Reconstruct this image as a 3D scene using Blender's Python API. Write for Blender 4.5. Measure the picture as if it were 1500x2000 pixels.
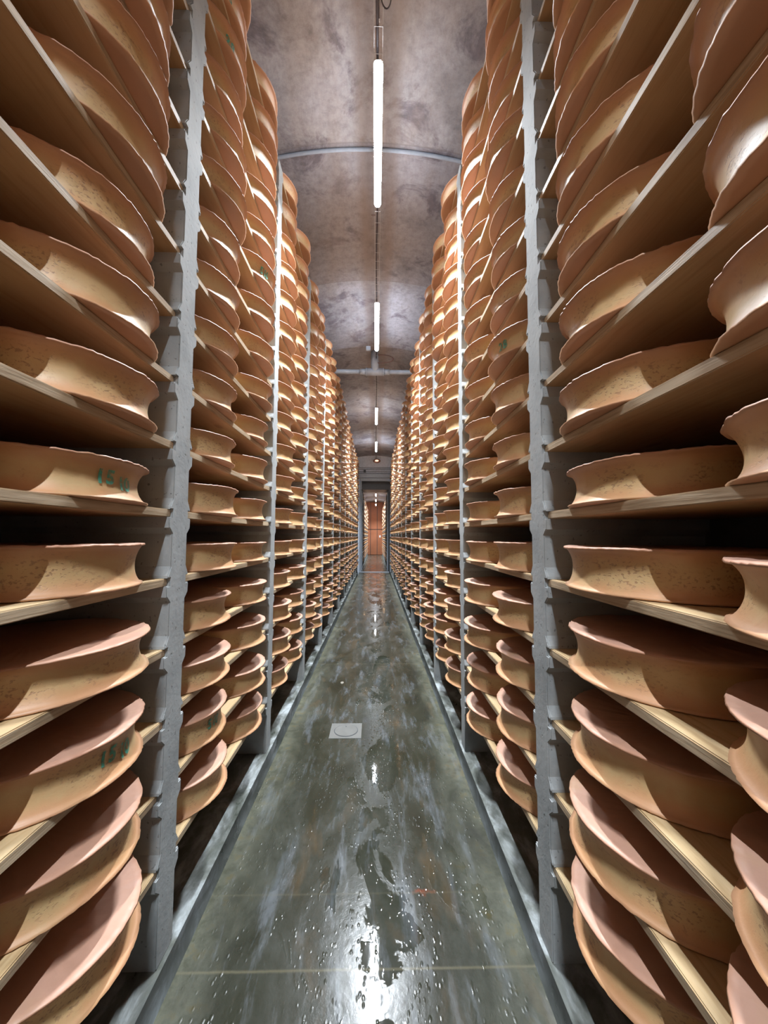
import bpy, bmesh, math, random
from mathutils import Vector, Matrix, noise
random.seed(7)
PI = math.pi
sc = bpy.context.scene
for o in list(bpy.data.objects):
    bpy.data.objects.remove(o)

# ------------------------------------------------------------------ camera, world, exposure
CAMZ = 1.6
F_PX, CX, CY, VX, VY = 750.0, 750.0, 1000.0, 734.0, 1047.0
cam_d = bpy.data.cameras.new('camera')
cam = bpy.data.objects.new('camera', cam_d)
sc.collection.objects.link(cam)
sc.camera = cam
cam_d.sensor_fit = 'VERTICAL'
cam_d.sensor_height = 36.0
cam_d.lens = F_PX / 2000.0 * 36.0
cam_d.clip_start = 0.02
cam_d.clip_end = 200
yaw = math.atan((CX - VX) / F_PX)
pit = math.atan((VY - CY) / F_PX)
roll = 0.0043
fw = Vector((math.sin(yaw) * math.cos(pit), math.cos(yaw) * math.cos(pit), math.sin(pit)))
rt = fw.cross(Vector((0, 0, 1))).normalized()
up = rt.cross(fw).normalized()
rt2 = rt * math.cos(roll) + up * math.sin(roll)
up2 = up * math.cos(roll) - rt * math.sin(roll)
M = Matrix((rt2, up2, -fw)).transposed().to_4x4()
M.translation = Vector((0, 0, CAMZ))
cam.matrix_world = M

w = bpy.data.worlds.new('world')
sc.world = w
w.use_nodes = True
w.node_tree.nodes['Background'].inputs[0].default_value = (0.5, 0.55, 0.6, 1)
w.node_tree.nodes['Background'].inputs[1].default_value = 0.0

sc.view_settings.view_transform = 'Standard'
sc.view_settings.look = 'None'
sc.view_settings.gamma = 1.0
sc.view_settings.use_curve_mapping = False
sc.view_settings.exposure = 0.0
LAMP_STRENGTH = 50.0
LAMP_POWER = 163.0              # watts of the downward LED strip in each tube
LAMP_SPREAD = 106
LAMP_COLOR = (0.86, 0.93, 1.0)
LAMP_Z = 5.0
# start and end of every tube lamp along the hall
LAMPS = [(-5.2, -3.8), (-1.95, -0.52), (2.54, 3.76), (5.41, 6.84), (10.03, 11.48), (13.75, 15.25)]
BACK_LAMPS = [(22.9, 24.1), (26.7, 27.9), (30.3, 31.5)]

# ------------------------------------------------------------------ layout
XL, XR = -0.798, 0.673          # aisle faces of the uprights
FL, FR = -0.721, 0.606          # edges of the floor slab
GL, GR = -0.781, 0.657          # faces of the plinths
WL, WR = -1.56, 1.44            # side walls
D1, BAY, PT = 1.53, 1.417, 0.115
S0, SP, NLEV = 0.361, 0.268, 17
BT, WH = 0.03, 0.13             # board thickness, wheel height
NB = 11                         # bays beyond the camera's bay
YWALL = 17.27
NREAR = 3                       # bays behind the camera's bay, lit by the lamps there
YB = D1 - (NREAR + 1) * BAY - 1.6       # back end of what is built behind the camera
VR, VC = 3.7, 5.25              # vault radius and crest height

# ------------------------------------------------------------------ node helpers
def mat(name):
    m = bpy.data.materials.new(name)
    m.use_nodes = True
    nt = m.node_tree
    nt.nodes.clear()
    out = nt.nodes.new('ShaderNodeOutputMaterial')
    b = nt.nodes.new('ShaderNodeBsdfPrincipled')
    nt.links.new(b.outputs[0], out.inputs[0])
    return m, nt, b
def N(nt, typ, **kw):
    n = nt.nodes.new(typ)
    for k, v in kw.items():
        if k.startswith('i_'):
            n.inputs[k[2:].replace('_', ' ')].default_value = v
        elif k.startswith('n'):
            n.inputs[int(k[1:])].default_value = v
        else:
            setattr(n, k, v)
    return n
def wpos(nt, scale=(1, 1, 1)):
    g = nt.nodes.new('ShaderNodeNewGeometry')
    v = nt.nodes.new('ShaderNodeVectorMath'); v.operation = 'MULTIPLY'
    nt.links.new(g.outputs['Position'], v.inputs[0])
    v.inputs[1].default_value = scale
    return v.outputs[0]
def noise_n(nt, vec, scale, detail=4, rough=0.55, dist=0.0):
    n = nt.nodes.new('ShaderNodeTexNoise')
    n.inputs['Scale'].default_value = scale
    n.inputs['Detail'].default_value = detail
    n.inputs['Roughness'].default_value = rough
    n.inputs['Distortion'].default_value = dist
    nt.links.new(vec, n.inputs['Vector'])
    return n.outputs['Fac']
def ramp(nt, fac, stops, interp='LINEAR'):
    r = nt.nodes.new('ShaderNodeValToRGB')
    r.color_ramp.interpolation = interp
    el = r.color_ramp.elements
    while len(el) < len(stops):
        el.new(0.5)
    for e, (p, c) in zip(el, stops):
        e.position = p
        e.color = (*c, 1) if len(c) == 3 else c
    nt.links.new(fac, r.inputs[0])
    return r.outputs[0]
def g(v):
    return (v, v, v)
def mix(nt, fac, a, b, mode='MIX'):
    m = nt.nodes.new('ShaderNodeMix'); m.data_type = 'RGBA'; m.blend_type = mode
    if isinstance(fac, (int, float)): m.inputs[0].default_value = fac
    else: nt.links.new(fac, m.inputs[0])
    for s, v in ((6, a), (7, b)):
        if isinstance(v, tuple): m.inputs[s].default_value = (*v, 1) if len(v) == 3 else v
        else: nt.links.new(v, m.inputs[s])
    return m.outputs[2]
def mth(nt, op, a, b=None, c=None, clamp=False):
    m = nt.nodes.new('ShaderNodeMath'); m.operation = op; m.use_clamp = clamp
    for i, v in enumerate((a, b, c)):
        if v is None: continue
        if isinstance(v, (int, float)): m.inputs[i].default_value = v
        else: nt.links.new(v, m.inputs[i])
    return m.outputs[0]
def bump(nt, b, h, strength=0.3, dist=0.01):
    n = nt.nodes.new('ShaderNodeBump')
    n.inputs['Strength'].default_value = strength
    n.inputs['Distance'].default_value = dist
    nt.links.new(h, n.inputs['Height'])
    nt.links.new(n.outputs[0], b.inputs['Normal'])
def setc(nt, b, c):
    if isinstance(c, tuple): b.inputs['Base Color'].default_value = (*c, 1)
    else: nt.links.new(c, b.inputs['Base Color'])
def simple(name, col, rough=0.5, metal=0.0):
    m, nt, b = mat(name)
    v = wpos(nt)
    n = noise_n(nt, v, 14, 3)
    setc(nt, b, mix(nt, 1.0, ramp(nt, n, [(0.2, g(0.82)), (0.8, g(1.1))]), col, 'MULTIPLY'))
    b.inputs['Roughness'].default_value = rough
    b.inputs['Metallic'].default_value = metal
    return m

# ------------------------------------------------------------------ materials
def m_rind():
    m, nt, b = mat('cheese_rind')
    p = wpos(nt)
    at = N(nt, 'ShaderNodeAttribute', attribute_name='height')
    af = N(nt, 'ShaderNodeAttribute', attribute_name='face')
    h = at.outputs['Fac']; fc = af.outputs['Fac']
    n1 = noise_n(nt, p, 7, 5, 0.6)
    n2 = noise_n(nt, p, 26, 5, 0.65, 0.4)
    n3 = noise_n(nt, wpos(nt, (1, 1, 3)), 1.7, 2)
    # ochre band in the middle, rosy tan at both rims
    hh = mth(nt, 'ADD', h, mth(nt, 'MULTIPLY', mth(nt, 'SUBTRACT', n1, 0.5), 0.45))
    side = ramp(nt, hh, [(0.0, (0.58, 0.31, 0.17)), (0.16, (0.57, 0.31, 0.15)), (0.36, (0.56, 0.385, 0.19)), (0.62, (0.55, 0.37, 0.18)), (0.8, (0.51, 0.275, 0.13)), (0.97, (0.45, 0.21, 0.12))])
    side = mix(nt, ramp(nt, n2, [(0.42, g(0)), (0.72, g(0.4))]), side, (0.53, 0.28, 0.13))
    side = mix(nt, ramp(nt, n1, [(0.5, g(0)), (0.8, g(0.35))]), side, (0.52, 0.41, 0.22))
    # dark pits gathered in patches along the middle
    vo = N(nt, 'ShaderNodeTexNoise'); vo.inputs['Scale'].default_value = 110; vo.inputs['Detail'].default_value = 3
    vo.inputs['Roughness'].default_value = 0.6
    nt.links.new(wpos(nt, (1, 0.6, 1.3)), vo.inputs['Vector'])
    pit_ = ramp(nt, vo.outputs['Fac'], [(0.55, g(0)), (0.62, g(1))])
    patch = ramp(nt, noise_n(nt, p, 6.5, 2), [(0.44, g(0)), (0.58, g(1))])
    midm = ramp(nt, h, [(0.12, g(0)), (0.3, g(1)), (0.7, g(1)), (0.9, g(0))])
    pm = mth(nt, 'MULTIPLY', mth(nt, 'MULTIPLY', pit_, patch), midm)
    pm = mth(nt, 'MULTIPLY', pm, mth(nt, 'SUBTRACT', 1.0, fc))
    side = mix(nt, mth(nt, 'MULTIPLY', pm, 0.6), side, (0.22, 0.11, 0.06))
    top = ramp(nt, n1, [(0.25, (0.50, 0.28, 0.20)), (0.55, (0.55, 0.32, 0.235)), (0.8, (0.56, 0.35, 0.22))])
    top = mix(nt, ramp(nt, n2, [(0.4, g(0)), (0.8, g(0.3))]), top, (0.47, 0.245, 0.15))
    top = mix(nt, ramp(nt, h, [(0.0, g(1)), (0.05, g(1)), (0.4, g(0))]), top, (0.38, 0.19, 0.09))  # darker brown underside: shade and warm bounce put into the colour
    col = mix(nt, fc, side, top)
    tone = ramp(nt, n3, [(0.3, (0.86, 0.84, 0.80)), (0.7, (1.06, 1.06, 1.06))])
    col = mix(nt, 1.0, col, tone, 'MULTIPLY')
    setc(nt, b, col)
    nt.links.new(ramp(nt, n2, [(0.3, g(0.5)), (0.7, g(0.62))]), b.inputs['Roughness'])
    b.inputs['Specular IOR Level'].default_value = 0.5
    b.inputs['Coat Weight'].default_value = 0.5
    b.inputs['Coat Roughness'].default_value = 0.46
    hgt = mth(nt, 'SUBTRACT', mth(nt, 'MULTIPLY', n2, 0.4), mth(nt, 'MULTIPLY', pm, 0.5))
    hgt = mth(nt, 'ADD', hgt, mth(nt, 'MULTIPLY', vo.outputs['Fac'], 0.14))
    bump(nt, b, hgt, 0.35, 0.006)
    return m
def m_wood():
    m, nt, b = mat('spruce_board')
    gn = noise_n(nt, wpos(nt, (14, 1.1, 26)), 3.2, 6, 0.6, 0.6)
    g2 = noise_n(nt, wpos(nt, (3, 0.5, 3)), 2.4, 3)
    col = ramp(nt, gn, [(0.3, (0.38, 0.25, 0.12)), (0.48, (0.54, 0.39, 0.21)), (0.7, (0.58, 0.44, 0.26))])
    col = mix(nt, ramp(nt, g2, [(0.4, g(0)), (0.75, g(0.45))]), col, (0.50, 0.33, 0.17))
    # a few knots
    vo = N(nt, 'ShaderNodeTexVoronoi'); vo.inputs['Scale'].default_value = 1.0
    nt.links.new(wpos(nt, (5.0, 2.2, 3.1)), vo.inputs['Vector'])
    kn = ramp(nt, vo.outputs['Distance'], [(0.06, g(0.8)), (0.12, g(0))])
    col = mix(nt, kn, col, (0.14, 0.07, 0.035))
    # greyed, rougher front edge (the vertical faces)
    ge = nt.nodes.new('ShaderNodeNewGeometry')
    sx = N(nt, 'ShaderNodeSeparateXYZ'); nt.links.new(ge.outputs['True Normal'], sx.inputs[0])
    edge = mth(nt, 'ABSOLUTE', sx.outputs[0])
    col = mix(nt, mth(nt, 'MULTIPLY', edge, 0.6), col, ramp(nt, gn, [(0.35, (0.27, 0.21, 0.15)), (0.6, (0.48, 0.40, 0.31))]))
    # undersides are water-stained; the warm brown of bounced light is painted in too
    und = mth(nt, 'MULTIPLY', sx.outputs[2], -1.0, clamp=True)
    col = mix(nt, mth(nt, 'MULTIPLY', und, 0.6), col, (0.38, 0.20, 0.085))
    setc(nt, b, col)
    b.inputs['Roughness'].default_value = 0.6
    bump(nt, b, gn, 0.4, 0.003)
    return m
def m_post():
    m, nt, b = mat('grey_concrete')
    n1 = noise_n(nt, wpos(nt), 5, 5)
    n2 = noise_n(nt, wpos(nt), 45, 3)
    col = ramp(nt, n1, [(0.3, (0.27, 0.29, 0.295)), (0.55, (0.36, 0.38, 0.385)), (0.8, (0.41, 0.43, 0.43))])
    pits = ramp(nt, noise_n(nt, wpos(nt, (1, 1, 0.7)), 75, 2, 0.4), [(0.68, g(0)), (0.73, g(0.75))])
    col = mix(nt, pits, col, (0.16, 0.165, 0.16))
    col = mix(nt, ramp(nt, noise_n(nt, wpos(nt, (1, 1, 0.25)), 9, 3), [(0.6, g(0)), (0.8, g(0.4))]), col, (0.36, 0.33, 0.27))
    setc(nt, b, col)
    b.inputs['Roughness'].default_value = 0.75
    b.inputs['Specular IOR Level'].default_value = 0.25
    bump(nt, b, mth(nt, 'SUBTRACT', n2, pits), 0.3, 0.004)
    return m
def m_ceiling():
    m, nt, b = mat('vault_concrete')
    p = wpos(nt)
    n1 = noise_n(nt, p, 1.1, 5, 0.6, 0.3)
    n2 = noise_n(nt, p, 4.5, 6, 0.7, 0.2)
    n3 = noise_n(nt, wpos(nt, (9, 2.0, 1)), 5, 4, 0.7)
    col = ramp(nt, n1, [(0.3, (0.17, 0.175, 0.21)), (0.5, (0.28, 0.295, 0.35)), (0.7, (0.35, 0.37, 0.44))])
    col = mix(nt, ramp(nt, n2, [(0.42, g(0)), (0.7, g(0.55))]), col, (0.37, 0.40, 0.485))
    stain = ramp(nt, noise_n(nt, p, 1.9, 6, 0.7, 0.5), [(0.52, g(0)), (0.62, g(0.85))])
    col = mix(nt, stain, col, (0.12, 0.115, 0.155))
    brown = ramp(nt, noise_n(nt, wpos(nt, (1.4, 0.5, 1)), 1.6, 3), [(0.48, g(0)), (0.7, g(0.55))])
    col = mix(nt, brown, col, (0.27, 0.235, 0.22))
    col = mix(nt, ramp(nt, n3, [(0.45, g(0.0)), (0.75, g(0.35))]), col, (0.21, 0.19, 0.19))
    n4 = noise_n(nt, p, 13, 6, 0.75)
    col = mix(nt, 1.0, col, ramp(nt, n4, [(0.3, g(0.72)), (0.5, g(1.0)), (0.7, g(1.2))]), 'MULTIPLY')
    # a reddish lamp-shadow band painted either side of the crown line, and cast panels of differing tone
    sx = N(nt, 'ShaderNodeSeparateXYZ'); nt.links.new(p, sx.inputs[0])
    ax = mth(nt, 'ABSOLUTE', mth(nt, 'ADD', sx.outputs[0], mth(nt, 'MULTIPLY', mth(nt, 'SUBTRACT', n2, 0.5), 0.04)))
    band = ramp(nt, ax, [(0.04, g(0.0)), (0.10, g(0.45)), (0.15, g(0.55)), (0.23, g(0))])
    col = mix(nt, band, col, (0.24, 0.195, 0.18))
    pan = ramp(nt, mth(nt, 'FRACT', mth(nt, 'DIVIDE', mth(nt, 'SUBTRACT', sx.outputs[1], 5.28), 1.93 * 4)),
               [(0.0, (1.12, 1.16, 1.2)), (0.25, (0.92, 0.86, 0.8)), (0.5, (1.05, 1.0, 0.93)), (0.75, (0.93, 0.9, 0.88))], 'CONSTANT')
    col = mix(nt, 1.0, col, pan, 'MULTIPLY')
    fr = mth(nt, 'FRACT', mth(nt, 'DIVIDE', mth(nt, 'SUBTRACT', sx.outputs[1], 5.28), 1.93))
    seam = ramp(nt, fr, [(0.0, g(1)), (0.006, g(0)), (0.994, g(0)), (1.0, g(1))])
    col = mix(nt, mth(nt, 'MULTIPLY', seam, 0.5), col, (0.16, 0.15, 0.15))
    setc(nt, b, col)
    b.inputs['Roughness'].default_value = 0.62
    bump(nt, b, mth(nt, 'ADD', n2, mth(nt, 'MULTIPLY', seam, -0.6)), 0.25, 0.01)
    return m
def m_floor():
    m, nt, b = mat('wet_floor_concrete')
    p = wpos(nt)
    ps = wpos(nt, (5.0, 0.9, 1))
    n1 = noise_n(nt, wpos(nt, (1.6, 0.7, 1)), 2.4, 6, 0.62, 0.4)
    n2 = noise_n(nt, ps, 2.0, 6, 0.65, 0.25)
    n3 = noise_n(nt, p, 16, 5, 0.65)
    col = ramp(nt, n1, [(0.28, (0.013, 0.014, 0.009)), (0.45, (0.024, 0.026, 0.017)), (0.6, (0.042, 0.045, 0.036)), (0.78, (0.075, 0.081, 0.074))])
    col = mix(nt, ramp(nt, n2, [(0.53, g(0)), (0.66, g(0.62))]), col, (0.10, 0.113, 0.125))
    col = mix(nt, ramp(nt, n3, [(0.45, g(0)), (0.75, g(0.35))]), col, (0.012, 0.013, 0.007))
    sx = N(nt, 'ShaderNodeSeparateXYZ'); nt.links.new(p, sx.inputs[0])
    xc = mth(nt, 'ABSOLUTE', mth(nt, 'ADD', sx.outputs[0], 0.057))
    e = mth(nt, 'ADD', xc, mth(nt, 'MULTIPLY', mth(nt, 'SUBTRACT', n1, 0.5), 0.55))
    # yellow-green limy margins, seldom walked on
    em = ramp(nt, e, [(0.46, g(0)), (0.66, g(0.45)), (0.74, g(0.8))])
    col = mix(nt, em, col, ramp(nt, n3, [(0.35, (0.055, 0.057, 0.028)), (0.55, (0.13, 0.132, 0.09)), (0.7, (0.17, 0.13, 0.04))]))
    # brown film along the middle further on
    rb = ramp(nt, noise_n(nt, wpos(nt, (2.4, 0.8, 1)), 2.1, 4, 0.6, 0.4), [(0.56, g(0)), (0.68, g(0.42))])
    col = mix(nt, rb, col, (0.085, 0.055, 0.025))
    # rust mark
    dx = mth(nt, 'SUBTRACT', sx.outputs[0], 0.22); dy = mth(nt, 'SUBTRACT', sx.outputs[1], 1.832)
    dd = mth(nt, 'SQRT', mth(nt, 'ADD', mth(nt, 'MULTIPLY', mth(nt, 'MULTIPLY', dx, dx), 0.6), mth(nt, 'MULTIPLY', mth(nt, 'MULTIPLY', dy, dy), 5.0)))
    dd = mth(nt, 'ADD', dd, mth(nt, 'MULTIPLY', mth(nt, 'SUBTRACT', noise_n(nt, p, 38, 3), 0.5), 0.09))
    col = mix(nt, ramp(nt, dd, [(0.010, g(0.85)), (0.040, g(0))]), col, (0.13, 0.032, 0.012))
    # red-brown spill by the doorway, reflection of the terracotta doors painted in
    far = ramp(nt, mth(nt, 'DIVIDE', sx.outputs[1], 40.0), [(0.22, g(0)), (0.30, g(1)), (0.46, g(1)), (0.475, g(0))])
    sp = ramp(nt, noise_n(nt, wpos(nt, (2.0, 0.45, 1)), 1.8, 4, 0.6), [(0.52, g(0)), (0.57, g(0.5))])
    cen = ramp(nt, mth(nt, 'ABSOLUTE', sx.outputs[0]), [(0.2, g(1)), (0.42, g(0))])
    col = mix(nt, mth(nt, 'MULTIPLY', mth(nt, 'MULTIPLY', far, sp), cen), col, (0.22, 0.09, 0.05))
    # joints between the casts
    for y, s in ((1.524, 0.7), (1.827, 0.22), (4.925, 0.7), (8.3, 0.6), (11.7, 0.6), (14.6, 0.8)):
        d = mth(nt, 'ABSOLUTE', mth(nt, 'SUBTRACT', sx.outputs[1], mth(nt, 'ADD', y, mth(nt, 'MULTIPLY', mth(nt, 'SUBTRACT', n3, 0.5), 0.006))))
        j = ramp(nt, d, [(0.0015, g(s)), (0.006, g(0))])
        col = mix(nt, j, col, (0.11, 0.10, 0.062))
    setc(nt, b, col)
    # puddles: hard-edged smooth sheets of water down the middle, damp film around them
    ns = noise_n(nt, wpos(nt, (1.7, 0.75, 1)), 2.2, 5, 0.6, 0.6)
    cen2 = ramp(nt, mth(nt, 'ABSOLUTE', mth(nt, 'SUBTRACT', sx.outputs[0], 0.05)), [(0.0, g(0.16)), (0.25, g(0.06)), (0.6, g(-0.0))])
    q = mth(nt, 'ADD', ns, cen2)
    pa = mth(nt, 'DIVIDE', mth(nt, 'SUBTRACT', sx.outputs[0], 0.10), 0.20)
    pb = mth(nt, 'DIVIDE', mth(nt, 'SUBTRACT', sx.outputs[1], 2.86), 0.36)
    pr_ = mth(nt, 'SQRT', mth(nt, 'ADD', mth(nt, 'MULTIPLY', pa, pa), mth(nt, 'MULTIPLY', pb, pb)))
    q = mth(nt, 'ADD', q, ramp(nt, pr_, [(0.5, g(0.16)), (1.0, g(0.0))]))
    pud = ramp(nt, q, [(0.64, g(0)), (0.655, g(1))])
    damp = ramp(nt, n2, [(0.3, g(0.13)), (0.5, g(0.20)), (0.66, g(0.30)), (0.8, g(0.40))])
    damp = mix(nt, ramp(nt, xc, [(0.40, g(0)), (0.62, g(0.6))]), damp, g(0.55))
    midw = ramp(nt, mth(nt, 'ADD', mth(nt, 'ABSOLUTE', sx.outputs[0]), mth(nt, 'MULTIPLY', mth(nt, 'SUBTRACT', n2, 0.5), 0.3)), [(0.08, g(0.8)), (0.26, g(0))])
    damp = mix(nt, midw, damp, g(0.2))
    rgh = mix(nt, pud, damp, g(0.035))
    nt.links.new(rgh, b.inputs['Roughness'])
    b.inputs['Specular IOR Level'].default_value = 0.5
    # drops and ripples
    dr = N(nt, 'ShaderNodeTexVoronoi'); dr.inputs['Scale'].default_value = 1.0
    nt.links.new(wpos(nt, (52, 30, 1)), dr.inputs['Vector'])
    drp = ramp(nt, dr.outputs['Distance'], [(0.1, g(1)), (0.33, g(0))])
    dm = ramp(nt, noise_n(nt, wpos(nt, (4.5, 1.4, 1)), 1.7, 4, 0.6), [(0.47, g(0)), (0.58, g(1))])
    drp = mth(nt, 'MULTIPLY', drp, dm)
    hb = mth(nt, 'ADD', mth(nt, 'MULTIPLY', mth(nt, 'MULTIPLY', n3, 0.32), mth(nt, 'SUBTRACT', 1.0, pud)), mth(nt, 'MULTIPLY', drp, 0.36))
    hb = mth(nt, 'ADD', hb, mth(nt, 'MULTIPLY', pud, 0.25))
    hb = mth(nt, 'ADD', hb, mth(nt, 'MULTIPLY', noise_n(nt, wpos(nt, (1, 0.6, 1)), 34, 2), 0.05))
    bump(nt, b, hb, 0.5, 0.006)
    return m
def m_curb():
    m, nt, b = mat('gutter_concrete')
    n1 = noise_n(nt, wpos(nt, (2, 1, 2)), 3.5, 6, 0.65, 0.4)
    n2 = noise_n(nt, wpos(nt), 18, 4)
    col = ramp(nt, n1, [(0.35, (0.05, 0.055, 0.045)), (0.5, (0.13, 0.14, 0.13)), (0.66, (0.34, 0.37, 0.38))])  # wet mottling, with patches of lamp light painted in as pale blotches
    col = mix(nt, ramp(nt, n2, [(0.5, g(0)), (0.8, g(0.5))]), col, (0.11, 0.115, 0.09))
    setc(nt, b, col)
    nt.links.new(ramp(nt, n1, [(0.3, g(0.22)), (0.6, g(0.5))]), b.inputs['Roughness'])
    bump(nt, b, n2, 0.4, 0.004)
    return m
def m_panel():
    m, nt, b = mat('terracotta_panel')
    p = wpos(nt)
    n1 = noise_n(nt, p, 1.5, 4)
    setc(nt, b, ramp(nt, n1, [(0.3, (0.34, 0.125, 0.06)), (0.7, (0.39, 0.15, 0.075))]))
    b.inputs['Roughness'].default_value = 0.45
    return m
def m_emit(name, col, strength):
    m, nt, b = mat(name)
    b.inputs['Base Color'].default_value = (0.9, 0.9, 0.9, 1)
    b.inputs['Emission Color'].default_value = (*col, 1)
    b.inputs['Emission Strength'].default_value = strength
    return m
def m_stamp():
    m = bpy.data.materials.new('green_ink')
    m.use_nodes = True
    nt = m.node_tree
    b = nt.nodes['Principled BSDF']; out = nt.nodes['Material Output']
    b.inputs['Base Color'].default_value = (0.04, 0.30, 0.22, 1)
    b.inputs['Roughness'].default_value = 0.45
    tr = nt.nodes.new('ShaderNodeBsdfTransparent'); mx = nt.nodes.new('ShaderNodeMixShader')
    k = noise_n(nt, wpos(nt), 85, 4, 0.7)
    nt.links.new(ramp(nt, k, [(0.36, g(0.35)), (0.54, g(0.92))]), mx.inputs[0])
    nt.links.new(tr.outputs[0], mx.inputs[1]); nt.links.new(b.outputs[0], mx.inputs[2])
    nt.links.new(mx.outputs[0], out.inputs[0])
    return m

RIND, WOOD, POST, CEIL, FLOOR, CURB = m_rind(), m_wood(), m_post(), m_ceiling(), m_floor(), m_curb()
DARKWALL = simple('side_wall_concrete', (0.16, 0.155, 0.15), 0.8)
ENDWALL = simple('end_wall_paint', (0.74, 0.81, 0.92), 0.45)
GREYPAINT = simple('grey_painted_steel', (0.36, 0.41, 0.47), 0.35)
BLACK = simple('black_rubber', (0.012, 0.012, 0.014), 0.5)
DARKSTEEL = simple('dark_steel', (0.07, 0.075, 0.08), 0.4, 0.3)
STEEL = simple('brushed_steel', (0.12, 0.12, 0.11), 0.5, 0.0)
PVC = simple('grey_pvc', (0.36, 0.43, 0.53), 0.3)
LAMPBODY = simple('lamp_housing_grey', (0.45, 0.48, 0.5), 0.4)
WIRE = simple('galvanised_wire', (0.45, 0.45, 0.46), 0.4, 0.6)
CABLE = simple('dark_cable', (0.035, 0.03, 0.04), 0.5)
BRCABLE = simple('brown_cable', (0.09, 0.04, 0.035), 0.45)
COPPER = simple('copper_shade', (0.55, 0.28, 0.18), 0.35, 0.4)
WHITE = simple('white_plastic', (0.75, 0.75, 0.75), 0.4)
BUFF = simple('buff_flake', (0.22, 0.20, 0.16), 0.6)
PANEL = m_panel()
TUBE = m_emit('lamp_diffuser_light', LAMP_COLOR, LAMP_STRENGTH)
SMALL = m_emit('small_lamp_glow', (1.0, 0.66, 0.5), 1.2)
INK = m_stamp()

# ------------------------------------------------------------------ object helpers
def link(o):
    sc.collection.objects.link(o); return o
def mobj(name, verts, faces, m, parent=None, smooth=False):
    me = bpy.data.meshes.new(name)
    me.from_pydata(verts, [], faces)
    me.update()
    if m is not None: me.materials.append(m)
    if smooth: me.polygons.foreach_set('use_smooth', [True] * len(me.polygons))
    o = link(bpy.data.objects.new(name, me))
    if parent: o.parent = parent
    return o
def tag(o, label=None, cat=None, group=None, kind=None):
    if label: o['label'] = label
    if cat: o['category'] = cat
    if group: o['group'] = group
    if kind: o['kind'] = kind
    return o
def empty(name, loc, label, cat, group=None):
    o = link(bpy.data.objects.new(name, None)); o.location = loc
    o.empty_display_size = 0.05
    return tag(o, label, cat, group)
class MB:
    def __init__(s): s.v = []; s.f = []
    def box(s, x0, x1, y0, y1, z0, z1):
        b = len(s.v)
        s.v += [(x0, y0, z0), (x1, y0, z0), (x1, y1, z0), (x0, y1, z0), (x0, y0, z1), (x1, y0, z1), (x1, y1, z1), (x0, y1, z1)]
        for f in ((3, 2, 1, 0), (4, 5, 6, 7), (0, 1, 5, 4), (1, 2, 6, 5), (2, 3, 7, 6), (3, 0, 4, 7)):
            s.f.append(tuple(b + i for i in f))
    def tube(s, pts, r, n=12, caps=True):
        pts = [Vector(p) for p in pts]
        b = len(s.v); m = len(pts)
        prev = None
        for i, p in enumerate(pts):
            d = (pts[min(i + 1, m - 1)] - pts[max(i - 1, 0)]).normalized()
            if prev is None:
                a = Vector((0, 0, 1)) if abs(d.z) < 0.9 else Vector((1, 0, 0))
                u = d.cross(a).normalized()
            else:
                u = (prev - d * prev.dot(d)).normalized()
            prev = u
            w_ = d.cross(u)
            rr = r[i] if isinstance(r, (list, tuple)) else r
            for k in range(n):
                t = 2 * PI * k / n
                s.v.append(tuple(p + u * (rr * math.cos(t)) + w_ * (rr * math.sin(t))))
        for i in range(m - 1):
            for k in range(n):
                s.f.append((b + i * n + k, b + i * n + (k + 1) % n, b + (i + 1) * n + (k + 1) % n, b + (i + 1) * n + k))
        if caps:
            s.f.append(tuple(b + k for k in reversed(range(n))))
            s.f.append(tuple(b + (m - 1) * n + k for k in range(n)))
    def obj(s, name, m, parent=None, smooth=False, bev=0.0):
        o = mobj(name, s.v, s.f, m, parent, smooth)
        if bev > 0:
            bm = bmesh.new(); bm.from_mesh(o.data)
            bmesh.ops.bevel(bm, geom=bm.edges[:], offset=bev, segments=2, affect='EDGES')
            bm.to_mesh(o.data); bm.free()
        return o

# ------------------------------------------------------------------ setting
YF = 34.0
b = MB(); b.box(FL, FR, YB, 18.6, -0.14, 0.0)
tag(b.obj('floor', FLOOR), kind='structure')
b = MB(); b.box(-0.62, 0.52, 18.6, 32.75, -0.14, 0.0)
tag(b.obj('floor', FLOOR), kind='structure')
b = MB(); b.box(-2.4, 2.3, YB, 33.5, -0.30, -0.14)
tag(b.obj('floor', CURB), kind='structure')
b = MB(); b.box(WL, GL, YB, YWALL, -0.14, 0.0)
tag(b.obj('trim_1', CURB), kind='structure')
b = MB(); b.box(GR, WR, YB, YWALL, -0.14, 0.0)
tag(b.obj('trim_2', CURB), kind='structure')
b = MB(); b.box(WL - 0.15, WL, YB, YWALL, -0.14, 5.3)
tag(b.obj('wall_left', DARKWALL), kind='structure')
b = MB(); b.box(WR, WR + 0.15, YB, YWALL, -0.14, 5.3)
tag(b.obj('wall_right', DARKWALL), kind='structure')
b = MB(); b.box(WL - 0.15, WR + 0.15, YB - 0.15, YB, -0.14, 5.6)
tag(b.obj('wall_rear', DARKWALL), kind='structure')
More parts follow.
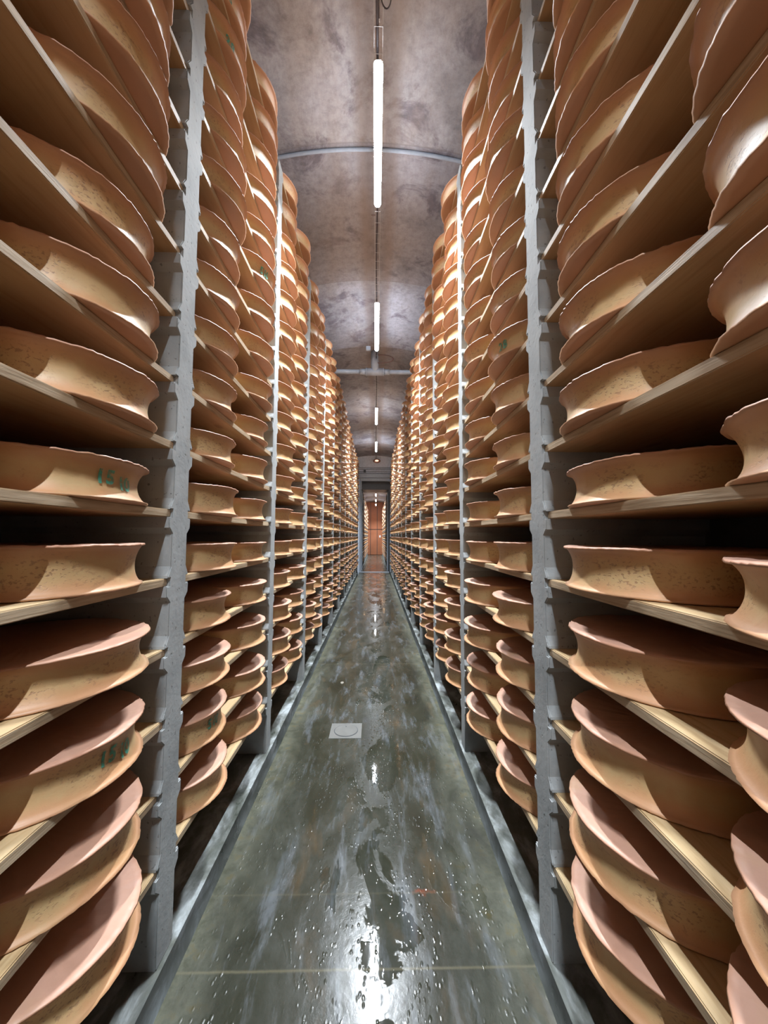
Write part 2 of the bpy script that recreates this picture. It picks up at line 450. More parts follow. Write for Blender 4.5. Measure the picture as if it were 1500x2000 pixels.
def vault(xc, half, r, crest, y0, y1, name):
    v, f = [], []
    n = 40; a = math.asin(half / r)
    ys = [y0, y1]
    for y in ys:
        for rr in (r, r + 0.15):
            for i in range(n + 1):
                t = -a + 2 * a * i / n
                v.append((xc + rr * math.sin(t), y, crest - r + rr * math.cos(t)))
    k = n + 1
    for i in range(n):
        f.append((i, i + 1, 2 * k + i + 1, 2 * k + i))
        f.append((k + i + 1, k + i, 3 * k + i, 3 * k + i + 1))
        f.append((i, k + i, k + i + 1, i + 1)); f.append((2 * k + i + 1, 3 * k + i + 1, 3 * k + i, 2 * k + i))
    f.append((0, 2 * k, 3 * k, k)); f.append((n, k + n, 3 * k + n, 2 * k + n))
    return tag(mobj(name, v, f, CEIL, smooth=False), kind='structure')
XC = (XL + XR) / 2
vo_ = vault(XC, 1.64, VR, VC, YB, YWALL, 'ceiling')

# end wall with the tall doorway
DX0, DX1, DZ = -0.70, 0.665, 4.10
b = MB()
b.box(WL - 0.15, DX0, YWALL, YWALL + 0.25, -0.14, 5.5)
b.box(DX1, WR + 0.15, YWALL, YWALL + 0.25, -0.14, 5.5)
b.box(DX0, DX1, YWALL, YWALL + 0.25, DZ, 5.5)
tag(b.obj('wall_back', ENDWALL), kind='structure')
b = MB()
b.box(DX0 - 0.01, DX0 + 0.055, YWALL - 0.06, YWALL + 0.05, 0.0, DZ + 0.10)
b.box(DX1 - 0.02, DX1 + 0.05, YWALL - 0.06, YWALL + 0.05, 0.0, DZ + 0.10)
b.box(DX0 + 0.055, DX1 - 0.02, YWALL - 0.06, YWALL + 0.05, DZ - 0.02, DZ + 0.10)
door = tag(b.obj('door_1', GREYPAINT), kind='structure')
b = MB(); b.box(DX0 - 0.25, DX1 + 0.25, YWALL - 0.10, YWALL, DZ + 0.12, DZ + 0.30)
tag(b.obj('trim_3', GREYPAINT, bev=0.01), kind='structure')
# passage between the two halls
b = MB()
b.box(DX0 - 0.2, DX0 + 0.04, YWALL + 0.25, 18.6, 0.0, 4.4)
b.box(DX1 - 0.09, DX1 + 0.2, YWALL + 0.25, 18.6, 0.0, 4.4)
b.box(DX0 + 0.04, DX1 - 0.09, YWALL + 0.25, 18.6, 3.72, 4.4)
tag(b.obj('wall_passage', DARKSTEEL), kind='structure')
b = MB()
b.box(DX0 + 0.04, DX0 + 0.09, 17.9, 18.0, 0.0, 3.72)
b.box(DX1 - 0.14, DX1 - 0.09, 17.9, 18.0, 0.0, 3.72)
tag(b.obj('trim_4', GREYPAINT), kind='structure')
# threshold plates
b = MB(); b.box(FL, FR, 17.0, 17.35, 0.0, 0.012)
tag(b.obj('trim_5', GREYPAINT), kind='structure')
# far hall
b = MB(); b.box(-1.5, -1.4, 18.6, 32.8, -0.14, 4.4)
tag(b.obj('wall_far_left', DARKWALL), kind='structure')
b = MB(); b.box(1.3, 1.4, 18.6, 32.8, -0.14, 4.4)
tag(b.obj('wall_far_right', DARKWALL), kind='structure')
vault(-0.05, 1.5, 3.2, 4.55, 18.6, 32.9, 'ceiling')
b = MB(); b.box(-1.5, 1.4, 32.8, 33.0, -0.14, 4.6)
wf = tag(b.obj('wall_far', DARKSTEEL), kind='structure')
# tall terracotta doors: four leaves with dark seams between them
tdoor = MB()
for x0, x1 in ((-1.2, -0.46), (-0.42, 0.10), (0.14, 0.62), (0.66, 1.2)):
    for z0, z1 in ((0.02, 2.13), (2.19, 4.5)):
        tdoor.box(x0, x1, 32.76, 32.8, z0, z1)
dd_ = tag(tdoor.obj('door_2', PANEL, bev=0.004), kind='structure')
b = MB(); b.box(-1.22, 1.2, 32.795, 32.799, 0.0, 4.5)

# ------------------------------------------------------------------ wheels of cheese
def wheel_mesh(seed, segs, R=0.30, h=WH, rings=9, rough=1.0):
    rnd = random.Random(seed)
    c = 0.027 + rnd.uniform(-0.004, 0.004)
    sk = rnd.uniform(-0.12, 0.12)
    lip_t, lip_b = rnd.uniform(0.0, 0.004), rnd.uniform(0.0, 0.004)
    prof = []   # r, z, height attr, face attr
    prof.append((R * 0.55, 0.0, 0, 1)); prof.append((R - 0.02, 0.0, 0, 1)); prof.append((R - 0.004 + lip_b, 0.0015, 0.0, 0.6))
    prof.append((R + lip_b, 0.006, 0.03, 0.1))
    for i in range(rings):
        u = -0.86 + 1.72 * i / (rings - 1)
        z = h * 0.5 * (1 + u)
        uu = min(1, max(-1, u + sk * (1 - u * u)))
        r = R - c * (1 - abs(uu) ** 2.1) ** 0.9 + (lip_b if u < 0 else lip_t) * abs(u) ** 6
        prof.append((r, z, z / h, 0.0))
    prof.append((R + lip_t, h - 0.0065, 0.95, 0.0)); prof.append((R - 0.002 + lip_t, h - 0.001, 1.0, 0.6)); prof.append((R - 0.02, h, 1, 1)); prof.append((R * 0.55, h - 0.003, 1, 1))
    v, f, ha, fa = [], [], [], []
    off = Vector((rnd.uniform(-50, 50), rnd.uniform(-50, 50), rnd.uniform(-50, 50)))
    v.append((0, 0, 0)); ha.append(0.0); fa.append(1.0)
    for j, (r, z, hh, ff) in enumerate(prof):
        for k in range(segs):
            t = 2 * PI * k / segs
            d = Vector((math.cos(t), math.sin(t), 0))
            lo = noise.noise(d * 1.1 + off) * 0.005
            mi = noise.noise(d * 5.0 + off + Vector((0, 0, z * 9))) * 0.0026 * rough
            hi = 0.0
            rim = 1.0 if (hh > 0.93 or hh < 0.05) else 0.2
            if rim == 1.0:
                hi = noise.noise(d * 24.0 + off * 1.3 + Vector((0, 0, 5 * round(hh)))) * 0.0028 * rough
            rr = r + (lo + mi + hi if r > 0.5 * R else 0)
            zz = z
            if z > h * 0.5:
                zz += noise.noise(d * 2.2 + off * 0.7) * 0.003 + (hi * 0.8)
            elif z > 0.001:
                zz += abs(hi) * 0.5
            v.append((rr * d.x, rr * d.y, max(zz, 0.0))); ha.append(hh); fa.append(ff)
    v.append((0, 0, h - 0.003)); ha.append(1.0); fa.append(1.0)
    n = len(prof)
    for k in range(segs):
        f.append((0, 1 + (k + 1) % segs, 1 + k))
        for j in range(n - 1):
            a = 1 + j * segs
            f.append((a + k, a + (k + 1) % segs, a + segs + (k + 1) % segs, a + segs + k))
        a = 1 + (n - 1) * segs
        f.append((a + k, a + (k + 1) % segs, len(v) - 1))
    return v, f, ha, fa, prof
def finish_wheel(name, v, f, ha, fa):
    me = bpy.data.meshes.new(name)
    me.from_pydata(v, [], f)
    for nm, arr in (('height', ha), ('face', fa)):
        at = me.attributes.new(nm, 'FLOAT', 'POINT')
        at.data.foreach_set('value', arr)
    me.polygons.foreach_set('use_smooth', [True] * len(me.polygons))
    me.materials.append(RIND)
    me.update()
    return me
HERO = [wheel_mesh(100 + i, 160, rings=13) for i in range(9)]
HERO_ME = [finish_wheel('cheese_wheel', *h_[:4]) for h_ in HERO]
LOW = [wheel_mesh(300 + i, 40, rings=7) for i in range(4)]
TINY = [wheel_mesh(500 + i, 20, rings=3, rough=0.5) for i in range(3)]

R0 = 0.30
def project(x, y, z):
    d = Vector((x, y, z - CAMZ))
    zc = d.dot(fw)
    if zc < 0.05: return None
    return CX + F_PX * d.dot(rt2) / zc, CY - F_PX * d.dot(up2) / zc, zc
# measured aisle-side overhang of individual wheels (side, bay, which, level) -> extra overhang in metres
RIM_X = {}
for k, v in enumerate((277, 276, 280, 290, 280, 290, 308, 308, 302, 324, 331, 332, 339)): RIM_X[(-1, 0, 1, k)] = v
for k, v in enumerate((1115, 1112, 1115, 1110, 1104, 1110, 1093, 1092, 1089, 1087, 1086, 1082, 1080)): RIM_X[(1, 0, 1, k)] = v
for k, v in ((1, 1418), (2, 1428), (3, 1417), (4, 1409), (5, 1407), (6, 1387), (7, 1377), (8, 1351)): RIM_X[(1, 0, 0, k)] = v
def rim_extreme(side, xf, yc, z, s):
    xc = xf + side * R0 * s
    e = []
    for a in range(0, 360, 4):
        for dz in (0.003, WH - 0.003):
            p = project(xc + R0 * s * math.cos(math.radians(a)), yc + R0 * s * math.sin(math.radians(a)), z + dz)
            if p: e.append(p[0])
    return max(e) if side < 0 else min(e)
wheels = []
for side in (-1, 1):
    for bay in range(-NREAR, NB + 1):
        y_far = D1 + bay * BAY            # near face of the post at the far end of this bay
        y_near = y_far - BAY + PT
        for lev in range(NLEV):
            for j in (0, 1):              # 0 = nearer the camera
                yc = (y_near + y_far) / 2 + (j - 0.5) * 0.636 + random.uniform(-0.006, 0.006)
                over = 0.055 + random.uniform(-0.016, 0.018)
                s = 0.995 + random.uniform(-0.02, 0.007)
                hs = 1.0 + random.uniform(-0.07, 0.07)
                key = (side, bay, j, lev)
                if key in RIM_X:          # how far this wheel overhangs the aisle, solved from its rim
                    lo_, hi_ = 0.0, 0.12
                    for _ in range(14):
                        over = (lo_ + hi_) / 2
                        ex = rim_extreme(side, (XL + over) if side < 0 else (XR - over), yc, S0 + SP * lev, s)
                        if (ex < RIM_X[key]) == (side < 0): lo_ = over
                        else: hi_ = over
                xf = (XL + over) if side < 0 else (XR - over)
                xc = xf - R0 * s if side < 0 else xf + R0 * s
                wheels.append(dict(side=side, bay=bay, j=j, lev=lev, x=xc, y=yc, z=S0 + SP * lev, s=s, hs=hs, rot=random.uniform(0, 2 * PI), xf=xf))
def visible_size(wd):
    best = 0
    xs = []
    for a in range(12):
        t = 2 * PI * a / 12
        for dz in (0, WH):
            p = project(wd['x'] + R0 * math.cos(t), wd['y'] + R0 * math.sin(t), wd['z'] + dz)
            if p and -2 < p[0] < 1502 and -2 < p[1] < 2002:
                xs.append(p)
    return len(xs), (1.0 / max(0.3, wd['y'])) if len(xs) >= 1 else 0
for wd in wheels:
    n, sz = visible_size(wd)
    # the aisle-side front must be in the frame for the wheel to be seen
    front = [project(wd['xf'] + wd['side'] * 0.02 * q, wd['y'] + dy, wd['z'] + dz) for dy in (-0.12, 0, 0.15, 0.22) for dz in (0, WH) for q in (0, 2)]
    ok = any(p and -4 < p[0] < 1504 and -4 < p[1] < 2004 for p in front)
    wd['vis'] = sz if ok else 0
order = sorted([wd for wd in wheels if wd['vis'] > 0], key=lambda q: -q['vis'])
indiv = order[:300]
for wd in indiv: wd['one'] = True
ORD = ['lowest', 'second', 'third', 'fourth', 'fifth', 'sixth', 'seventh', 'eighth', 'ninth', 'tenth', 'eleventh', 'twelfth',
       'thirteenth', 'fourteenth', 'fifteenth', 'sixteenth', 'topmost']
BAYN = ['nearest', 'second', 'third', 'fourth', 'fifth', 'sixth', 'seventh', 'eighth', 'ninth', 'tenth', 'eleventh', 'farthest']
STAMPS = {(-1, 0, 1, 5): '1510', (-1, 0, 1, 2): '1510', (-1, 1, 0, 1): '510', (1, 1, 0, 8): '28', (-1, 1, 1, 11): '510', (-1, 1, 0, 14): '28', (-1, 1, 0, 15): '5'}
def stamp_mesh(txt, prof, R_of_z):
    cu = bpy.data.curves.new('txt', 'FONT'); cu.body = txt[0]
    return cu
def make_stamp(txt, proto, ang, parent):
    """characters wrapped on to the hollow side of the wheel, centred at angle ang"""
    prof = [(r, z) for r, z, hh, ff in proto[4] if 0.0 < hh < 1.0]
    def rz(z):
        for (r0, z0), (r1, z1) in zip(prof, prof[1:]):
            if z0 <= z <= z1: return r0 + (r1 - r0) * (z - z0) / max(1e-6, z1 - z0)
        return prof[0][0] if z < prof[0][1] else prof[-1][0]
    chars = []
    x = 0.0
    hgt = 0.040
    for i, ch in enumerate(txt):
        cu = bpy.data.curves.new('letters', 'FONT'); cu.body = ch; cu.size = hgt * 1.45; cu.offset = 0.0022
        to = bpy.data.objects.new('letters', cu); sc.collection.objects.link(to)
        bpy.context.view_layer.update()
        me = bpy.data.meshes.new_from_object(to.evaluated_get(bpy.context.evaluated_depsgraph_get()))
        bpy.data.objects.remove(to); bpy.data.curves.remove(cu)
        bm = bmesh.new(); bm.from_mesh(me)
        bmesh.ops.triangulate(bm, faces=bm.faces[:])
        for _ in range(3):
            bmesh.ops.subdivide_edges(bm, edges=[e for e in bm.edges if e.calc_length() > 0.005], cuts=1, use_grid_fill=False)
            bmesh.ops.triangulate(bm, faces=bm.faces[:])
        drop = -0.014 if (len(txt) == 4 and i >= 2) else 0.0
        w0 = max(v.co.x for v in bm.verts)
        chars.append(([(x + v.co.x, v.co.y + drop) for v in bm.verts], [tuple(v.index for v in f.verts) for f in bm.faces]))
        x += w0 + (0.013 if (len(txt) == 4 and i < 2) else 0.007)
        bm.free(); bpy.data.meshes.remove(me)
    tot = x
    for V, Fc in chars:
        out = []
        for (px, pz) in V:
            z = 0.052 + pz
            r = rz(z) + 0.0045
            t = ang + (px - tot / 2) / r
            out.append((r * math.cos(t), r * math.sin(t), z))
        mobj('stamped_digit', out, Fc, INK, parent)['label'] = 'green stamped digit'
def wheel_label(wd):
    side = 'left' if wd['side'] < 0 else 'right'
    which = 'nearer' if wd['j'] == 0 else 'farther'
    st = (wd['side'], wd['bay'], wd['j'], wd['lev']) in STAMPS
    kind = 'green-stamped cheese wheel' if st else 'cheese wheel'
    return '%s, %s rack, %s bay, %s shelf from below, %s of the pair' % (kind, side, BAYN[wd['bay']], ORD[wd['lev']], which)
for i, wd in enumerate(indiv):
    k = i % len(HERO_ME)
    o = link(bpy.data.objects.new('cheese_wheel', HERO_ME[k]))
    wd['obj'] = o; wd['k'] = k
    o.location = (wd['x'], wd['y'], wd['z'])
    o.rotation_euler = (0, 0, wd['rot'])
    o.scale = (wd['s'], wd['s'], wd['hs'])
    tag(o, wheel_label(wd), 'cheese wheel', 'wheels of cheese on the %s rack' % ('left' if wd['side'] < 0 else 'right'))
    key = (wd['side'], wd['bay'], wd['j'], wd['lev'])
    if key in STAMPS:
        base_ang = -0.42 if wd['side'] < 0 else PI + 0.42
        shift = {(-1, 0, 1, 5): 0.30, (-1, 0, 1, 2): 0.40, (-1, 1, 0, 1): 0.3}.get(key, 0.1)
        a = (base_ang + shift if wd['side'] < 0 else base_ang - shift) - wd['rot']
        make_stamp(STAMPS[key], HERO[k], a, o)
def merged(name, lst, src, label, cat):
    V, Fc, HA, FA = [], [], [], []
    for i, wd in enumerate(lst):
        v, f, ha, fa, _ = src[i % len(src)]
        b0 = len(V); c, s_ = math.cos(wd['rot']), math.sin(wd['rot'])
        for (x, y, z) in v:
            V.append((wd['x'] + wd['s'] * (x * c - y * s_), wd['y'] + wd['s'] * (x * s_ + y * c), wd['z'] + wd['hs'] * z))
        Fc += [tuple(b0 + q for q in ff) for ff in f]
        HA += ha; FA += fa
    o = link(bpy.data.objects.new(name, finish_wheel(name, V, Fc, HA, FA)))
    return tag(o, label, cat, kind='stuff')
rest = [wd for wd in wheels if 'one' not in wd]
merged('cheese_wheels', rest, LOW, 'cheese wheels filling the distant bays of both racks up to the doorway', 'cheese wheels')

# ------------------------------------------------------------------ concrete uprights
def post_profile(nl):
    """outline in (y offset outwards, z) for one side of the upright"""
    pts = [(0.0, 0.0)]
    for k in range(nl):
        zt = S0 + SP * k          # board top
        zb = zt - BT              # board bottom
        pts += [(0.0, zb - 0.066), (0.024, zb - 0.042), (0.026, zb - 0.0)]
        if k < nl - 1:
            pts += [(0.004, zb), (0.004, zt + 0.0005), (0.022, zt + 0.0005), (0.020, zt + 0.010), (0.0, zt + 0.045)]
        else:
            pts += [(0.004, zb)]
    pts += [(0.004, S0 + SP * (nl - 1) - 0.005)]
    return pts
def upright(yn, side, label, xin, depth, nl=NLEV):
    pr = post_profile(nl)
    rnd = random.Random(int(yn * 100) + side)
    # near side (towards -y) goes up, far side comes down
    loop = [(yn - o_, z) for o_, z in pr] + [(yn + PT + o_, z) for o_, z in reversed(pr)]
    xo = xin + side * depth
    v = [(xin, y, z) for y, z in loop] + [(xo, y, z) for y, z in loop]
    n = len(loop)
    f = [tuple(range(n)) if side < 0 else tuple(reversed(range(n))), tuple(reversed(range(n, 2 * n))) if side < 0 else tuple(range(n, 2 * n))]
    for i in range(n):
        j = (i + 1) % n
        q = (i, j, n + j, n + i)
        f.append(tuple(reversed(q)) if side < 0 else q)
    o = mobj('rack_upright', v, f, POST)
    bm = bmesh.new(); bm.from_mesh(o.data)
    bmesh.ops.recalc_face_normals(bm, faces=bm.faces[:])
    ed = [e for e in bm.edges if all(abs(q.co.x - xin) < 1e-5 for q in e.verts)]
    bmesh.ops.bevel(bm, geom=ed, offset=0.0035, segments=2, affect='EDGES')
    bm.to_mesh(o.data); bm.free()
    return tag(o, label, 'shelf upright', 'concrete uprights of the %s rack' % ('left' if side < 0 else 'right'))
PN = ['rearmost', 'nearest', 'second', 'third', 'fourth', 'fifth', 'sixth', 'seventh', 'eighth', 'ninth', 'tenth', 'eleventh', 'last']
for side, xin in ((-1, XL), (1, XR)):
    nm = 'left' if side < 0 else 'right'
    for k in range(-1, NB + 1):
        if k < 0: lab = 'pale grey concrete upright of the %s rack beside the viewer' % nm
        elif k < NB: lab = 'pale grey notched concrete upright of the %s rack, %s ahead of the viewer' % (nm, PN[k + 1])
        else: lab = 'pale grey notched concrete upright of the %s rack, last one by the doorway' % nm
        upright(D1 + k * BAY, side, lab, xin, 0.66)
    for k in range(2, NREAR + 2):
        upright(D1 - k * BAY, side, 'pale grey concrete upright of the %s rack, %s one behind the viewer' % (nm, ('first', 'second', 'third')[k - 2]), xin, 0.66)

# ------------------------------------------------------------------ boards
def board_geom(xf, xb, y0, y1, z1):
    b_ = MB(); b_.box(min(xf, xb), max(xf, xb), y0, y1, z1 - BT, z1); return b_
def board_mesh(rounded):
    L, Dp = BAY - PT - 0.008, 0.62
    b_ = MB(); b_.box(0.0, Dp, -L / 2, L / 2, -BT, 0.0)
    me = bpy.data.meshes.new('shelf_board'); me.from_pydata(b_.v, [], b_.f)
    bm = bmesh.new(); bm.from_mesh(me)
    bmesh.ops.subdivide_edges(bm, edges=[e for e in bm.edges if abs(e.verts[0].co.y - e.verts[1].co.y) > 0.5], cuts=12, use_grid_fill=True)
    for vv in bm.verts:
        if vv.co.x < 0.01:
            vv.co.x += noise.noise(Vector((rounded * 9.1, vv.co.y * 2.0, vv.co.z * 20))) * 0.003
    ed = [e for e in bm.edges if e.calc_face_angle(0) > 0.8]
    bmesh.ops.bevel(bm, geom=ed, offset=0.0028, segments=2, affect='EDGES')
    bm.to_mesh(me); bm.free()
    me.materials.append(WOOD)
    return me
BME = [board_mesh(i) for i in range(5)]
boards = []
for side, xin in ((-1, XL), (1, XR)):
    for bay in range(-NREAR, NB + 1):
        for lev in range(NLEV):
            yc = D1 + bay * BAY - (BAY - PT) / 2
            boards.append((side, bay, lev, xin + side * (0.013 + random.uniform(-0.006, 0.007)), yc, S0 + SP * lev))
def board_seen(bd):
    side, bay, lev, xf, yc, z = bd
    for dy in (-0.6, -0.3, 0, 0.3, 0.6):
        p = project(xf, yc + dy, z - 0.015)
        if p and 0 < p[0] < 1500 and 0 < p[1] < 2000: return True
    return False
seen = sorted([bd for bd in boards if board_seen(bd)], key=lambda q: q[4])[:300]
ss = set((q[0], q[1], q[2]) for q in seen)
stuffb = MB()
for i, (side, bay, lev, xf, yc, z) in enumerate(boards):
    if (side, bay, lev) in ss:
        o = link(bpy.data.objects.new('shelf_board', BME[i % 5]))
        o.location = (xf, yc, z)
        if side < 0: o.rotation_euler = (0, 0, PI)
        nm = 'left' if side < 0 else 'right'
        tag(o, 'wooden shelf board of the %s rack, %s bay ahead, %s level from below' % (nm, BAYN[bay], ORD[lev]), 'shelf board',
            'spruce boards of the %s rack' % nm)
    else:
        x1 = xf + side * 0.62
        stuffb.box(min(xf, x1), max(xf, x1), yc - (BAY - PT) / 2 + 0.004, yc + (BAY - PT) / 2 - 0.004, z - BT, z)
tag(stuffb.obj('shelf_boards', WOOD), 'wooden shelf boards in the distant bays of both racks', 'shelf boards', kind='stuff')

# ------------------------------------------------------------------ far hall racks
fw_list = []
fb = MB()
for side, xin in ((-1, -0.66), (1, 0.56)):
    k = 0
    y = 18.9
    while y < 32.3:
        up_ = upright(y, side, 'pale upright of the %s rack in the hall beyond the doorway, %s from the door' % ('left' if side < 0 else 'right', (['first'] + PN[2:])[k]), xin, 0.62, 13)
        up_['group'] = 'uprights beyond the doorway'
        y2 = min(y + BAY, 32.6)
        for lev in range(13):
            z = S0 + SP * lev
            x0, x1 = xin + side * 0.013, xin + side * 0.62
            fb.box(min(x0, x1), max(x0, x1), y + PT + 0.004, y2 - 0.004, z - BT, z)
            for j in range(2):
                yc = y + PT + 0.33 + j * 0.628
                if yc + 0.3 > y2: continue
                fw_list.append(dict(x=xin - side * 0.05 + side * R0, y=yc, z=z, s=1.0, hs=1.0, rot=j))
        y += BAY; k += 1
tag(fb.obj('shelf_boards', WOOD), 'wooden shelf boards seen through the doorway in the far hall', 'shelf boards', kind='stuff')
merged('cheese_wheels', fw_list, TINY, 'cheese wheels seen through the doorway in the far hall', 'cheese wheels')
for side, x0, x1 in ((-1, -1.4, -0.65), (1, 0.55, 1.3)):
    b = MB(); b.box(x0, x1, 18.6, 32.75, -0.14, 0.0)
    tag(b.obj('trim_%d' % (6 if side < 0 else 7), CURB), kind='structure')

# ------------------------------------------------------------------ tube lamps
def arc_tube(name, y0, y1, r, a0, a1, zc, m, parent, xc=0.0, n=20, round_end=0.03):
    """part of a cylinder along y, angles measured from straight down, with rounded ends"""
    v, f = [], []
    prof = [(y0, 0.0), (y0 + round_end * 0.13, 0.5), (y0 + round_end * 0.5, 0.87), (y0 + round_end, 1.0),
            (y1 - round_end, 1.0), (y1 - round_end * 0.5, 0.87), (y1 - round_end * 0.13, 0.5), (y1, 0.0)]
    for y, q in prof:
        for i in range(n + 1):
            t = a0 + (a1 - a0) * i / n
            v.append((xc + r * q * math.sin(t), y, zc - r * q * math.cos(t)))
    k = n + 1
    for j in range(len(prof) - 1):
        for i in range(n):
            f.append((j * k + i, j * k + i + 1, (j + 1) * k + i + 1, (j + 1) * k + i))
    return mobj(name, v, f, m, parent, smooth=True)
def tube_lamp(y0, y1, zc, label, group='tube lamps along the crown of the vault', z_top=None):
    ym = (y0 + y1) / 2
    e = empty('tube_lamp', (0, ym, zc), label, 'ceiling lamp', group)
    arc_tube('diffuser', y0 - ym, y1 - ym, 0.034, -1.85, 1.85, 0.0, TUBE, e)
    arc_tube('housing', y0 - ym + 0.004, y1 - ym - 0.004, 0.034, 1.85, 2 * PI - 1.85, 0.0, LAMPBODY, e)
    ld = bpy.data.lights.new('led_strip', 'AREA')
    ld.shape = 'RECTANGLE'; ld.size = 0.03; ld.size_y = (y1 - y0) - 0.08
    ld.energy = LAMP_POWER; ld.color = LAMP_COLOR; ld.spread = math.radians(LAMP_SPREAD)
    lo = link(bpy.data.objects.new('led_strip', ld)); lo.parent = e; lo.location = (0, 0, -0.0345)
    for yy in (y0 - ym + 0.25, y1 - ym - 0.25):
        b_ = MB(); b_.box(-0.012, 0.012, yy - 0.012, yy + 0.012, 0.035, (z_top if z_top else 0.075))
        b_.obj('bracket', WIRE, e)
    return e
LN = ['tube lamp farthest behind the viewer', 'tube lamp hanging under the vault just behind the viewer', 'long white tube lamp nearest the viewer under the vault',
      'glowing white tube lamp just before the grey cross pipe', 'glowing white tube lamp, first beyond the grey cross pipe', 'short-looking white tube lamp closest to the doorway wall']
for (y0, y1), lab in zip(LAMPS, LN):
    tube_lamp(y0, y1, LAMP_Z, lab)
for (y0, y1), lab in zip(BACK_LAMPS, ('nearest', 'middle', 'farthest')):
    tube_lamp(y0, y1, 4.12, '%s of the three tube lamps seen through the doorway' % lab, 'tube lamps in the far hall', 0.42)

# ------------------------------------------------------------------ cable tray and cables under the crown
tray = empty('cable_tray', (0, 6.0, LAMP_Z + 0.08), 'narrow galvanised wire cable tray running along the crown of the vault', 'cable tray')
for sx_ in (-0.03, 0.03):
    b = MB(); b.tube([(sx_, YB - 6.0 + 0.1, 0.012), (sx_, YWALL - 6.0 - 0.02, 0.012)], 0.0022, 6)
    b.obj('side_wire', WIRE, tray)
b = MB()
y = YB - 5.8
while y < YWALL - 6.1:
    b.tube([(-0.03, y, 0.012), (-0.03, y, -0.004), (0.03, y, -0.004), (0.03, y, 0.012)], 0.0018, 5)
    y += 0.15
b.obj('cross_wires', WIRE, tray)['kind'] = 'stuff'
b = MB()
yy = YB - 5.6
while yy < YWALL - 6.1:
    b.box(-0.008, 0.008, yy, yy + 0.02, 0.01, VC - LAMP_Z - 0.08 + 0.01)
    yy += 1.93
b.obj('hanger', WIRE, tray)
b = MB()
pts = []
yy = YB + 0.05
while yy < YWALL - 0.02:
    pts.append((0.006 * math.sin(yy * 2.3) - 0.004, yy, LAMP_Z + 0.088 + 0.003 * math.sin(yy * 5.1))); yy += 0.12
b.tube(pts, 0.0095, 8)
tag(b.obj('power_cable', CABLE, smooth=True), 'dark power cable lying in the wire tray under the vault', 'cable')
# loose loop before the first lamp
b = MB()
pts = []
for i in range(25):
    t = i / 24
    a = t * 2 * PI
    pts.append((0.045 * (1 - math.cos(a)) * 0.9, 2.18 + 0.10 * math.sin(a) + 0.1 * t, LAMP_Z + 0.075 - 0.02 * (1 - math.cos(a))))
b.tube(pts, 0.0045, 7)
tag(b.obj('cable_loop', CABLE, smooth=True), 'small loop of dark cable hanging before the nearest tube lamp', 'cable')
b = MB()
pts = [(-0.045 + 0.022 * math.cos(a), 3.93 + 0.03 * math.sin(a), LAMP_Z + 0.05 + 0.02 * math.sin(a)) for a in [i * 2 * PI / 20 for i in range(21)]]
b.tube(pts, 0.0022, 6)
tag(b.obj('wire_loop', BRCABLE, smooth=True), 'thin wire ring beside the far end of the nearest lamp', 'cable')
# conduit hugging the vault
b = MB(); pts = []
n = 48; a = math.asin(1.55 / VR)
for i in range(n + 1):
    t = -a + 2 * a * i / n
    pts.append((XC + (VR - 0.016) * math.sin(t), 3.40, VC - VR + (VR - 0.016) * math.cos(t)))
b.tube(pts, 0.016, 10)
tag(b.obj('conduit', PVC, smooth=True), 'thin pale conduit arching across the vault above the nearest lamp', 'pipe')

# ------------------------------------------------------------------ grey T pipe
YP, ZP, XP = 7.42, 4.845, -0.035
tp = empty('air_pipe', (XP, YP, ZP), 'grey plastic T-shaped pipe crossing the aisle above the racks', 'pipe')
def cyl_x(name, x0, x1, r, m, parent, dz=0.0, n=24, lip=0.0):
    b_ = MB(); b_.tube([(x0, 0, dz), (x1, 0, dz)], r, n)
    return b_.obj(name, m, parent, smooth=False)
for nm_, x0, x1, r in (('t_piece', -0.175, 0.175, 0.072), ('collar', -0.30, -0.175, 0.055), ('collar', 0.175, 0.29, 0.055),
                       ('pipe_arm', WL - XP, -0.30, 0.041), ('pipe_arm', 0.29, WR - XP, 0.041)):
    o = cyl_x(nm_, x0, x1, r, PVC, tp)
    o.data.polygons.foreach_set('use_smooth', [len(p.vertices) == 4 for p in o.data.polygons])
for x0 in (-0.18, 0.165):
    o = cyl_x('ring', x0, x0 + 0.015, 0.077, PVC, tp)
b = MB(); b.tube([(0, 0, 0.0), (0, 0, VC - ZP + 0.01)], 0.078, 24)
o = b.obj('drop_pipe', PVC, tp); o.data.polygons.foreach_set('use_smooth', [len(p.vertices) == 4 for p in o.data.polygons])
b = MB(); b.tube([(0, 0, -0.004 + 0.0), (0, 0, -0.084)], 0.03, 16)
b = MB(); b.box(-0.20, -0.115, 6.98, 7.04, 5.08, 5.15)
jb = b.obj('junction_box', PVC, bev=0.004)
tag(jb, 'small grey junction box on the vault left of the drop pipe', 'junction box')
b = MB(); b.box(-0.16, -0.155, 7.0, 7.02, 5.14, 5.236)
b.obj('stem', WIRE, jb)
b = MB()
pts = []
for i in range(31):
    t = i / 30
    a = -PI * 0.5 + t * PI
    pts.append((0.02 + 0.30 * math.cos(a) ** 0.8 if math.cos(a) > 0 else 0.02, 7.16 + 0.05 * t, 5.0 + 0.09 * math.sin(a) + 0.0))
b.tube(pts, 0.009, 8)
tag(b.obj('cable_loop', BRCABLE, smooth=True), 'brown cable bulging out beside the grey drop pipe', 'cable')

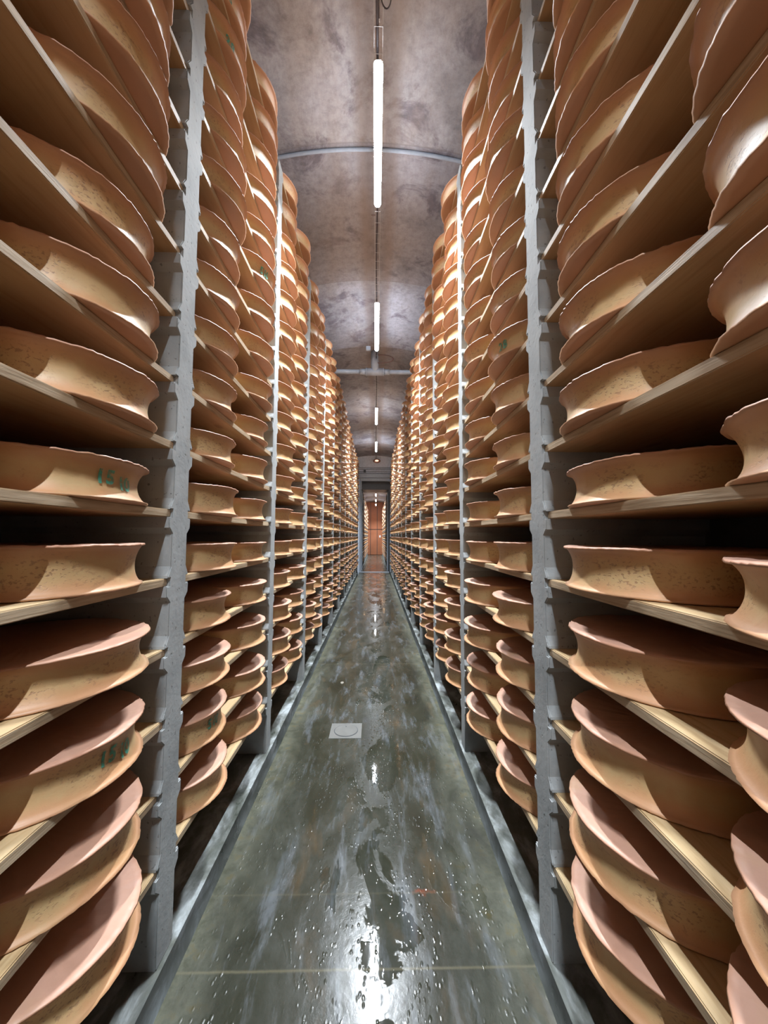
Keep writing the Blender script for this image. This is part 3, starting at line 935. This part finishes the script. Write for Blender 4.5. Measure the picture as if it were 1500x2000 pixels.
# ------------------------------------------------------------------ end wall fittings
for i, z in enumerate((4.68, 4.60, 4.51, 4.43)):
    b = MB(); b.tube([(-1.4, YWALL - 0.035, z), (1.3, YWALL - 0.035, z)], 0.018, 10)
    o = b.obj('wall_conduit', GREYPAINT, smooth=True)
    tag(o, 'horizontal grey conduit on the end wall, %s of four' % ['topmost', 'second from top', 'third from top', 'lowest'][i], 'pipe', 'conduits above the doorway')
e = empty('bulkhead_lamp', (0.03, YWALL, 5.0), 'small oval copper-edged lamp on the wall above the doorway', 'wall lamp')
b = MB(); b.tube([(0, 0.0, 0), (0, -0.03, 0), (0, -0.07, 0), (0, -0.085, 0)], [0.17, 0.17, 0.13, 0.10], 28)
o = b.obj('shade', COPPER, e, smooth=True); o.scale = (1, 1, 0.55)
b = MB(); b.tube([(0, -0.086, 0), (0, -0.10, 0), (0, -0.105, 0)], [0.085, 0.06, 0.01], 24)
o = b.obj('globe', SMALL, e, smooth=True); o.scale = (1, 1, 0.55)
b = MB(); b.box(-0.56, -0.46, YWALL - 0.12, YWALL - 0.052, 4.46, 4.57)
tag(b.obj('sensor_box', DARKSTEEL, bev=0.008), 'small dark sensor box on the conduits left above the doorway', 'sensor')
b = MB(); b.box(0.30, 0.42, 32.745, 32.76, 1.48, 1.66)
tag(b.obj('notice', WHITE), 'small white notice on the terracotta wall of the far hall', 'sign')
# door sill step
# ------------------------------------------------------------------ floor fittings
dr = empty('floor_drain', (-0.235, 3.27, 0.0), 'square steel drain cover with a round lid set in the wet floor', 'drain cover')
b = MB(); b.box(-0.128, 0.128, -0.122, 0.122, -0.01, 0.0025)
b.obj('plate', STEEL, dr)
b = MB(); b.tube([(0, 0, 0.002), (0, 0, 0.0036)], 0.098, 48)
b.obj('gap_ring', DARKSTEEL, dr)
b = MB(); b.tube([(0, 0, 0.002), (0, 0, 0.0050)], 0.0925, 48)
lid = b.obj('lid', STEEL, dr)
b = MB(); b.tube([(-0.004, 0.062, 0.004), (-0.004, 0.062, 0.0056)], 0.006, 12)
b.obj('keyhole', DARKSTEEL, lid)
b = MB(); b.tube([(0, 0, 0.0), (0, 0, 0.003), (0, 0, 0.004)], [0.024, 0.022, 0.012], 9)
o = b.obj('rind_flake', BUFF); o.location = (-0.357, 4.31, 0.0); o.scale = (0.8, 1.3, 1)
tag(o, 'small pale flake lying on the wet floor beyond the drain', 'flake')

# the side walls stop below the vault: keep every name in the outliner tidy
bpy.context.view_layer.update()
print('wheels', len(wheels), 'individual', len(indiv), 'boards', len(ss), 'farthest individual wheel y', indiv[-1]['y'])
